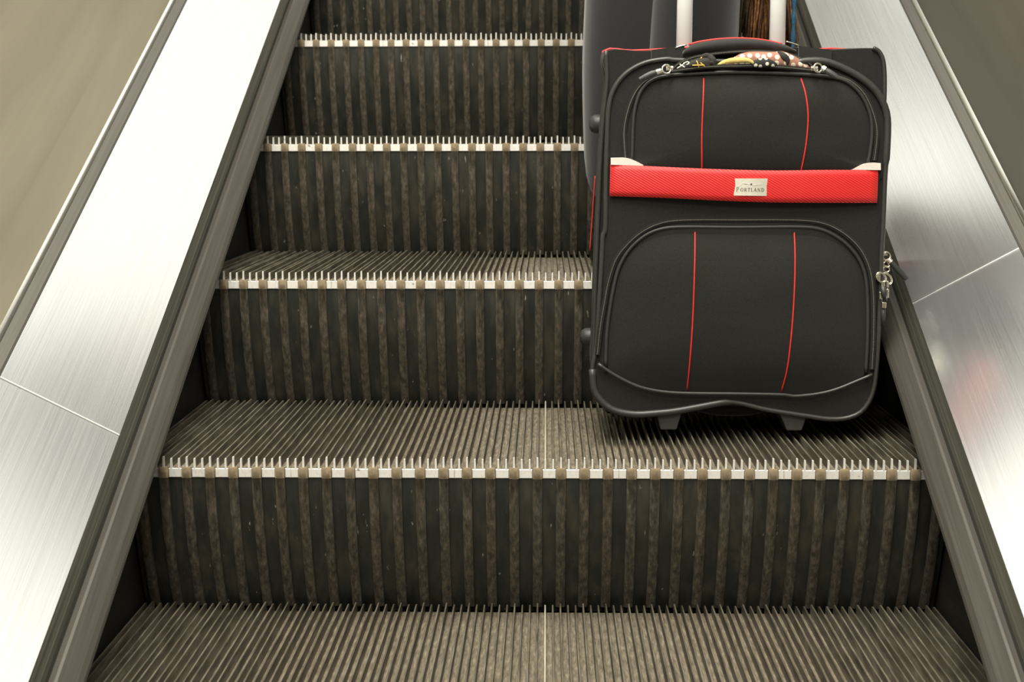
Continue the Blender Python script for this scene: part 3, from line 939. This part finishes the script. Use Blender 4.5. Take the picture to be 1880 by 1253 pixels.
# telescopic handle
tele = MB()
for xc in (-0.0555, 0.0805):
    MB().tube([(xc, 0.212, 0.40), (xc + 0.001, 0.212, 0.94)], 0.0117, 20, flat=0.72).build('handle_tube', M['tube'], case, 'all')
MB().tube(crom([(-0.0545, 0.212, 0.925), (-0.052, 0.212, 0.948), (-0.03, 0.212, 0.958), (0.012, 0.212, 0.960), (0.056, 0.212, 0.958), (0.078, 0.212, 0.948), (0.0815, 0.212, 0.925)], 40), 0.0145, 14).build('handle_grip', M['plastic'], case, 'all')
MB().box(-0.085, 0.11, 0.19, 0.226, 0.36, 0.5205).build('handle_socket', M['plastic'], case)


# zip pulls
def ring(c, r, tr_, nrm, mat, parent, name, sx=1.0, sz=1.0):
    nrm = Vector(nrm).normalized()
    a = nrm.orthogonal().normalized(); b = nrm.cross(a)
    p = [Vector(c) + a * math.cos(q) * r * sx + b * math.sin(q) * r * sz for q in np.linspace(0, 2 * math.pi, 18, endpoint=False)]
    return MB().tube(p, tr_, 6, True, nrm=tuple(nrm)).build(name, mat, parent, 'all')


def zip_pull(pts, t0, t1, parent, scale=1.0, strap_mat='plastic'):
    """pts along the pull in (u, w): slider, link, ferrule, strap end"""
    P = [Vector((x, t0 + (t1 - t0) * i / (len(pts) - 1), z)) for i, (x, z) in enumerate(pts)]
    root = MB().tube([P[0] + Vector((-0.0045, 0.002, 0)), P[0] + Vector((0.0045, 0.002, 0))], 0.0036 * scale, 8, flat=0.7).build('zip_pull', M['chrome'], parent, True)
    ring((P[0] * 0.6 + P[1] * 0.4) + Vector((0, -0.003, 0)), 0.0058 * scale, 0.0014 * scale, (0.2, -1, 0.15), M['chrome'], root, 'pull_link')
    MB().tube([P[1], P[1] * 0.45 + P[2] * 0.55], 0.0046 * scale, 8, flat=0.75).build('ferrule', M['chrome'], root, True)
    q = [P[1] * 0.5 + P[2] * 0.5, P[2], P[2] * 0.5 + P[3] * 0.5, P[3]]
    MB().tube(q, [0.0035 * scale, 0.0042 * scale, 0.0042 * scale, 0.003 * scale], 8, flat=0.45).build('pull_tab', M[strap_mat], root, True)


zip_pull(TR['pull_l'], -0.0125, -0.0145, case)
zip_pull(TR['pull_r'], -0.0125, -0.022, case)
sp = TR['side_top_pull']
zip_pull([(sp[0][0] - 0.003, sp[0][1]), sp[1], sp[2], sp[4]], 0.052, 0.045, case, 0.95)
for c in TR['side_rings']:
    ring((c[0], 0.05, c[1]), 0.0042, 0.0011, (0.1, -1, 0.1), M['chrome'], case, 'lock_ring')
ring((0.2045, 0.004, 0.2085), 0.0078, 0.0017, (0.15, -1, 0.0), M['chrome'], case, 'slider_loop', 0.75, 1.1)
ring((0.1945, -0.009, 0.2105), 0.0068, 0.0017, (0.15, -1, 0.0), M['chrome'], case, 'slider_loop', 0.75, 1.1)
for x, z, hw, hh in ((0.1912, 0.2118, 0.0025, 0.0055), (0.1975, 0.2005, 0.0026, 0.0048), (0.1948, 0.1862, 0.0019, 0.0052), (0.204, 0.1893, 0.0018, 0.0062), (0.1998, 0.1732, 0.003, 0.0042), (0.2035, 0.2015, 0.0017, 0.0045)):
    o = MB().box(x - hw, x + hw, -0.010, 0.002, z - hh, z + hh).build('slider_body', M['chrome'], case)
    bv = o.modifiers.new('bevel', 'BEVEL'); bv.width = 0.001; bv.segments = 2
MB().tube([(0.1970, -0.011, 0.199), (0.1990, -0.012, 0.189), (0.2010, -0.010, 0.179)], [0.0032, 0.0045, 0.002], 8, flat=0.5).build('pull_tab', M['plastic'], case, 'all')
MB().tube([(0.2000, -0.006, 0.171), (0.2003, -0.005, 0.157), (0.2006, -0.004, 0.145)], 0.0026, 8, flat=0.6).build('pull_tab', M['cord'], case, 'all')

# ------------------------------------------------------------------ clothes bulging out of the open upper pocket
_cm = case.matrix_world.copy()


def cloth(name, outline, center, t0, bulge, mat, depth, wr, label, cat):
    root = empty(name)
    root.matrix_world = _cm
    tag(root, label, cat)
    pl = Pillow(outline, center, t0, bulge, 2.2, 90)
    pl.build('cloth', mat, root, depth, wrinkle=wr)
    return root, pl


lowz = TR['up_zip_low']
dot_out = TR['scarf_dot'] + [(0.088, 0.4855), (0.0627, 0.4875), (0.0192, 0.4888), (-0.0049, 0.4885), (-0.027, 0.4878)]
sc1, pl1 = cloth('dotted_scarf', dot_out, (0.035, 0.4955), -0.003, 0.010, M['dots'], 0.012, 0.0006, 'brown scarf with cream dots bulging from the open top pocket', 'scarf')
blk_out = TR['scarf_blk'] + [(-0.035, 0.4872), (-0.06, 0.4852), (-0.080, 0.4825)]
sc2, pl2 = cloth('embroidered_pouch', blk_out, (-0.05, 0.4915), -0.004, 0.009, M['scarf_black'], 0.011, 0.0005, 'black pouch with yellow and white crosses poking from the open pocket', 'pouch')
# yellow edge and dark dotted fold of the scarf
yb = crom([(-0.031, 0.4885), (-0.020, 0.4945), (-0.004, 0.4968), (0.010, 0.4962), (0.018, 0.492)], 30)
MB().tube([(x, pl1.t(x, z) - 0.002, z) for x, z in yb], [0.0015 + 0.0022 * math.sin(math.pi * i / 29) for i in range(30)], 8, flat=0.5).build('yellow_hem', M['yellow'], sc1, 'all')
bd = crom([(0.012, 0.4895), (0.022, 0.4925), (0.036, 0.4930), (0.048, 0.4905)], 24)
MB().tube([(x, pl1.t(x, z) - 0.002, z) for x, z in bd], [0.002 + 0.0042 * math.sin(math.pi * i / 23) for i in range(24)], 8, flat=0.35).build('black_dotted_fold', M['black_dots'], sc1, 'all')
bd = crom([(0.050, 0.5085), (0.056, 0.5035), (0.062, 0.497), (0.062, 0.491)], 20)
MB().tube([(x, pl1.t(x, z) - 0.0008, z) for x, z in bd], [0.001 + 0.0032 * math.sin(math.pi * i / 19) for i in range(20)], 8, flat=0.35).build('dark_ribbon', M['scarf_black'], sc1, 'all')
bd = crom([(-0.052, 0.5005), (-0.044, 0.5025), (-0.0365, 0.4975), (-0.0345, 0.4925), (-0.040, 0.4935)], 20)
MB().tube([(x, pl2.t(x, z) - 0.002, z) for x, z in bd], [0.002 + 0.0025 * math.sin(math.pi * i / 19) for i in range(20)], 8, flat=0.4).build('bow', M['scarf_black'], sc2, 'all')
for pts, mt in (([(-0.083, 0.4855), (-0.073, 0.4925)], 'white_thread'), ([(-0.0795, 0.4915), (-0.0735, 0.4865)], 'white_thread'), ([(-0.0745, 0.4925), (-0.0690, 0.4945), (-0.0680, 0.4915), (-0.071, 0.4900)], 'white_thread'),
                ([(-0.0635, 0.4890), (-0.0480, 0.4893)], 'gold_thread'), ([(-0.0580, 0.4950), (-0.0545, 0.4860)], 'gold_thread'), ([(-0.0530, 0.4925), (-0.0470, 0.4875)], 'gold_thread'),
                ([(-0.0520, 0.4985), (-0.0495, 0.5015), (-0.0430, 0.5018)], 'gold_thread')):
    c = crom(pts, 10)
    MB().tube([(x, pl2.t(x, z) - 0.0012, z) for x, z in c], 0.0008, 6).build('embroidered_stroke', M[mt], sc2, 'all')

# ------------------------------------------------------------------ person on the step above, seen from the knees down
def skin(name, joints, links_, mat, parent, root=0, sub=2):
    """joints: {key: (x, y, z, rx, ry)}; grows one continuous surface round the skeleton"""
    keys = list(joints)
    idx = {k: i for i, k in enumerate(keys)}
    me = bpy.data.meshes.new(name)
    me.from_pydata([joints[k][:3] for k in keys], [(idx[a], idx[b]) for a, b in links_], [])
    o = bpy.data.objects.new(name, me)
    COL.objects.link(o)
    o.modifiers.new('skin', 'SKIN').use_smooth_shade = True
    sv = me.skin_vertices[0].data
    for i, k in enumerate(keys):
        j = joints[k]
        sv[i].radius = (j[3], j[4] if len(j) > 4 else j[3])
        sv[i].use_root = (i == root)
    s = o.modifiers.new('sub', 'SUBSURF'); s.levels = sub; s.render_levels = sub
    dg = bpy.context.evaluated_depsgraph_get()
    dg.update()
    ev = bpy.data.meshes.new_from_object(o.evaluated_get(dg))
    bpy.data.objects.remove(o)
    ev.name = name
    ev.materials.clear()
    ev.polygons.foreach_set('use_smooth', [True] * len(ev.polygons))
    return link(name, ev, parent, mat)


def chain(*ks):
    return list(zip(ks[:-1], ks[1:]))


per = empty('person', (0.19, 0.56, RISE))
tag(per, 'person in charcoal trousers standing on the step behind the suitcase', 'person')
Z = 0.0
J = {  # relative to the person's base; right side is +x, facing +y
    'pelvis': (0.0, 0.02, 0.92, 0.095, 0.075), 'waist': (0.0, 0.03, 1.08, 0.09, 0.07), 'chest': (0.0, 0.03, 1.27, 0.11, 0.08), 'neck0': (0.0, 0.02, 1.42, 0.07, 0.06),
    'neck': (0.0, 0.03, 1.48, 0.05), 'head0': (0.0, 0.045, 1.55, 0.065, 0.075), 'head1': (0.0, 0.045, 1.63, 0.074, 0.09), 'head2': (0.0, 0.035, 1.70, 0.05, 0.06),
    'nose': (0.0, 0.145, 1.60, 0.012),
    'sl': (-0.17, 0.02, 1.37, 0.055), 'el': (-0.23, 0.0, 1.10, 0.042), 'wl': (-0.22, 0.09, 0.86, 0.028), 'pl': (-0.215, 0.11, 0.79, 0.034, 0.016),
    'sr': (0.17, 0.02, 1.37, 0.055), 'er': (0.235, -0.10, 1.11, 0.042), 'wr': (0.115, -0.135, 0.85, 0.028), 'pr': (0.085, -0.15, 0.79, 0.034, 0.016),
    'hl': (-0.085, 0.02, 0.84, 0.062), 'kl': (-0.050, 0.03, 0.47, 0.042), 'cl': (-0.055, 0.0, 0.30, 0.04), 'al': (-0.060, 0.0, 0.09, 0.034), 'tl': (-0.062, 0.15, 0.035, 0.032),
    'hr': (0.085, 0.0, 0.84, 0.062), 'kr': (0.058, -0.01, 0.47, 0.042), 'cr': (0.048, -0.045, 0.30, 0.04), 'ar': (0.046, -0.05, 0.09, 0.034), 'tr': (0.050, 0.10, 0.035, 0.032)}
E_ = chain('pelvis', 'waist', 'chest', 'neck0', 'neck', 'head0', 'head1', 'head2') + [('head0', 'nose')] + chain('chest', 'sl', 'el', 'wl', 'pl') + chain('chest', 'sr', 'er', 'wr', 'pr') + chain('pelvis', 'hl', 'kl', 'cl', 'al', 'tl') + chain('pelvis', 'hr', 'kr', 'cr', 'ar', 'tr')
# fingers: four and a thumb on each hand
for s, tip, pz in (('l', (-0.215, 0.115, 0.79), 0), ('r', (0.085, -0.15, 0.79), 1)):
    for f, (off, ln) in enumerate(((-0.027, 0.075), (-0.009, 0.085), (0.009, 0.080), (0.027, 0.062))):
        k = 'f%s%d' % (s, f)
        if pz:  # right hand closes round the grip bar, which runs across
            a = (tip[0] + off, tip[1] - 0.018, tip[2] - 0.022)
            b = (tip[0] + off, tip[1] - 0.030, tip[2] - 0.040)
            c = (tip[0] + off, tip[1] - 0.014, tip[2] - 0.060)
        else:
            a = (tip[0] + 0.004, tip[1] + off, tip[2] - 0.035)
            b = (tip[0] + 0.012, tip[1] + off, tip[2] - 0.035 - ln * 0.5)
            c = (tip[0] + 0.026, tip[1] + off, tip[2] - 0.035 - ln * 0.9)
        J[k + 'a'] = (*a, 0.009); J[k + 'b'] = (*b, 0.0085); J[k + 'c'] = (*c, 0.007)
        E_ += chain('p' + s, k + 'a', k + 'b', k + 'c')
    t = (tip[0] - 0.03, tip[1] + 0.02, tip[2] - 0.01) if pz else (tip[0] + 0.02, tip[1] + 0.035, tip[2] - 0.005)
    t2 = (tip[0] - 0.035, tip[1] + 0.012, tip[2] - 0.045) if pz else (tip[0] + 0.03, tip[1] + 0.045, tip[2] - 0.045)
    J['t' + s + 'a'] = (*t, 0.010); J['t' + s + 'b'] = (*t2, 0.008)
    E_ += chain('p' + s, 't' + s + 'a', 't' + s + 'b')
skin('body', J, E_, M['skin'], per)
# trousers: loose, breaking over the shoes
TJ = {'pelvis': (0.0, 0.02, 0.93, 0.14, 0.115), 'waist': (0.0, 0.025, 1.12, 0.125, 0.10),
      'hl': (-0.09, 0.02, 0.84, 0.10), 'ul': (-0.075, 0.03, 0.66, 0.083), 'kl': (-0.045, 0.03, 0.47, 0.070, 0.075), 'cl': (-0.0530, 0.0, 0.335, 0.073, 0.078), 'bl': (-0.052, -0.005, 0.20, 0.070, 0.074), 'al': (-0.050, -0.005, 0.075, 0.066, 0.072),
      'hr': (0.09, 0.0, 0.84, 0.10), 'ur': (0.075, -0.005, 0.66, 0.083), 'kr': (0.058, -0.01, 0.47, 0.062, 0.075), 'cr': (0.047, -0.045, 0.335, 0.073, 0.078), 'br': (0.046, -0.05, 0.20, 0.070, 0.074), 'ar': (0.046, -0.05, 0.075, 0.066, 0.072)}
tro = skin('trousers', TJ, chain('waist', 'pelvis', 'hl', 'ul', 'kl', 'cl', 'bl', 'al') + chain('pelvis', 'hr', 'ur', 'kr', 'cr', 'br', 'ar'), M['trouser'], per)
JJ = {'hem': (0.0, 0.02, 0.70, 0.185, 0.155), 'hip': (0.0, 0.02, 0.90, 0.178, 0.148), 'waist': (0.0, 0.03, 1.08, 0.145, 0.12), 'chest': (0.0, 0.03, 1.27, 0.155, 0.12), 'neck': (0.0, 0.025, 1.44, 0.08, 0.07),
      'sl': (-0.17, 0.02, 1.37, 0.07), 'el': (-0.23, 0.0, 1.10, 0.058), 'wl': (-0.22, 0.085, 0.87, 0.046),
      'sr': (0.17, 0.02, 1.37, 0.07), 'er': (0.235, -0.10, 1.11, 0.058), 'wr': (0.122, -0.133, 0.87, 0.046)}
skin('jacket', JJ, chain('hem', 'hip', 'waist', 'chest', 'neck') + chain('chest', 'sl', 'el', 'wl') + chain('chest', 'sr', 'er', 'wr'), M['jacket'], per)
HJ = {'a': (0.0, 0.02, 1.69, 0.07, 0.085), 'b': (0.0, -0.02, 1.64, 0.08, 0.06), 'c': (0.0, -0.025, 1.54, 0.07, 0.045), 'd': (0.0, -0.03, 1.45, 0.06, 0.03)}
skin('hair', HJ, chain('a', 'b', 'c', 'd'), M['hair'], per)
for sx in (-1, 1):
    mb = MB()
    cx = {-1: -0.060, 1: 0.046}[sx]; cy = {-1: 0.0, 1: -0.05}[sx]
    rows = [(-0.055, 0.028, 0.085), (-0.045, 0.036, 0.095), (0.0, 0.038, 0.095), (0.05, 0.042, 0.075), (0.11, 0.047, 0.055), (0.16, 0.045, 0.045), (0.195, 0.032, 0.036), (0.208, 0.012, 0.028)]
    vs, fs = [], []
    for y, hw, h in rows:
        vs += [(cx - hw, cy + y, 0.002), (cx - hw * 1.02, cy + y, h * 0.35), (cx - hw * 0.75, cy + y, h * 0.85), (cx, cy + y, h), (cx + hw * 0.75, cy + y, h * 0.85), (cx + hw * 1.02, cy + y, h * 0.35), (cx + hw, cy + y, 0.002)]
    for i in range(len(rows) - 1):
        for j in range(6): fs.append((i * 7 + j, i * 7 + j + 1, (i + 1) * 7 + j + 1, (i + 1) * 7 + j))
        fs.append((i * 7 + 6, i * 7, (i + 1) * 7, (i + 1) * 7 + 6))
    fs += [tuple(range(7)), tuple((len(rows) - 1) * 7 + j for j in range(7))]
    mb.add(vs, fs); mb.build('shoe', M['shoe'], per, 'all')

# ------------------------------------------------------------------ fringed scarf hanging at the person's side
fr = empty('fringed_scarf', (0.0, 0.0, 0.0))
tag(fr, 'brown and olive shaggy fringe hanging beside the dark trouser leg', 'scarf')
mb = MB()
for i in range(230):
    k = rng.random()
    x = 0.312 + 0.092 * k
    y = 0.60 + rng.normal(0, 0.012)
    z1 = 0.93
    z0 = 0.545 + rng.random() * 0.03 - (0.02 if k > 0.3 else -0.012)
    fan = (k - 0.62) * 0.05 + rng.normal(0, 0.006)
    pts = []
    ph, am = rng.random() * 6, 0.0012 + rng.random() * 0.0015
    for j in range(9):
        q = j / 8
        z = z1 + (z0 - z1) * q
        pts.append((x + fan * max(0, q - 0.7) / 0.3 * 0.6 + am * math.sin(ph + q * 16), y + am * math.cos(ph + q * 13), z))
    w = 0.0011 + rng.random() * 0.0012
    mb.tube(pts, [w] * 8 + [w * 0.4], 5, mi=int(rng.choice([0, 0, 2])) if k > 0.33 + rng.normal(0, 0.05) else int(rng.choice([1, 1, 2])))
fo_ = mb.build('fringe', [M['fringe_brown'], M['fringe_olive'], M['fringe_dark']], fr, 'all')
tag(fo_, kind='stuff')
mb = MB()
mb.tube(crom([(0.312, 0.60, 0.93), (0.318, 0.60, 1.05), (0.345, 0.58, 1.2), (0.385, 0.53, 1.33)], 20), 0.02, 8)
vs, fs = [], []
for i in range(12):
    q = i / 11
    xa, xb = 0.308 + 0.07 * q, 0.408 + 0.06 * q
    for j in range(7):
        r = j / 6
        vs.append((xa + (xb - xa) * r, 0.60 - 0.05 * q * q + 0.008 * math.sin(r * 9 + q * 2), 0.925 + 0.42 * q))
for i in range(11):
    for j in range(6): fs.append((i * 7 + j, i * 7 + j + 1, (i + 1) * 7 + j + 1, (i + 1) * 7 + j))
mb2 = MB().add(vs, fs)
o = mb2.build('scarf_cloth', M['fringe_brown'], fr, 'all')
so = o.modifiers.new('thick', 'SOLIDIFY'); so.thickness = 0.006
bl = crom([(0.409, 0.585, 0.94), (0.4075, 0.585, 0.82), (0.4055, 0.583, 0.70), (0.4045, 0.58, 0.60), (0.4040, 0.58, 0.535)], 70)
MB().tube(bl, [0.0036 + 0.0008 * math.sin(i * 1.3) for i in range(70)], 8).build('blue_trim', M['blue'], fr, 'all')
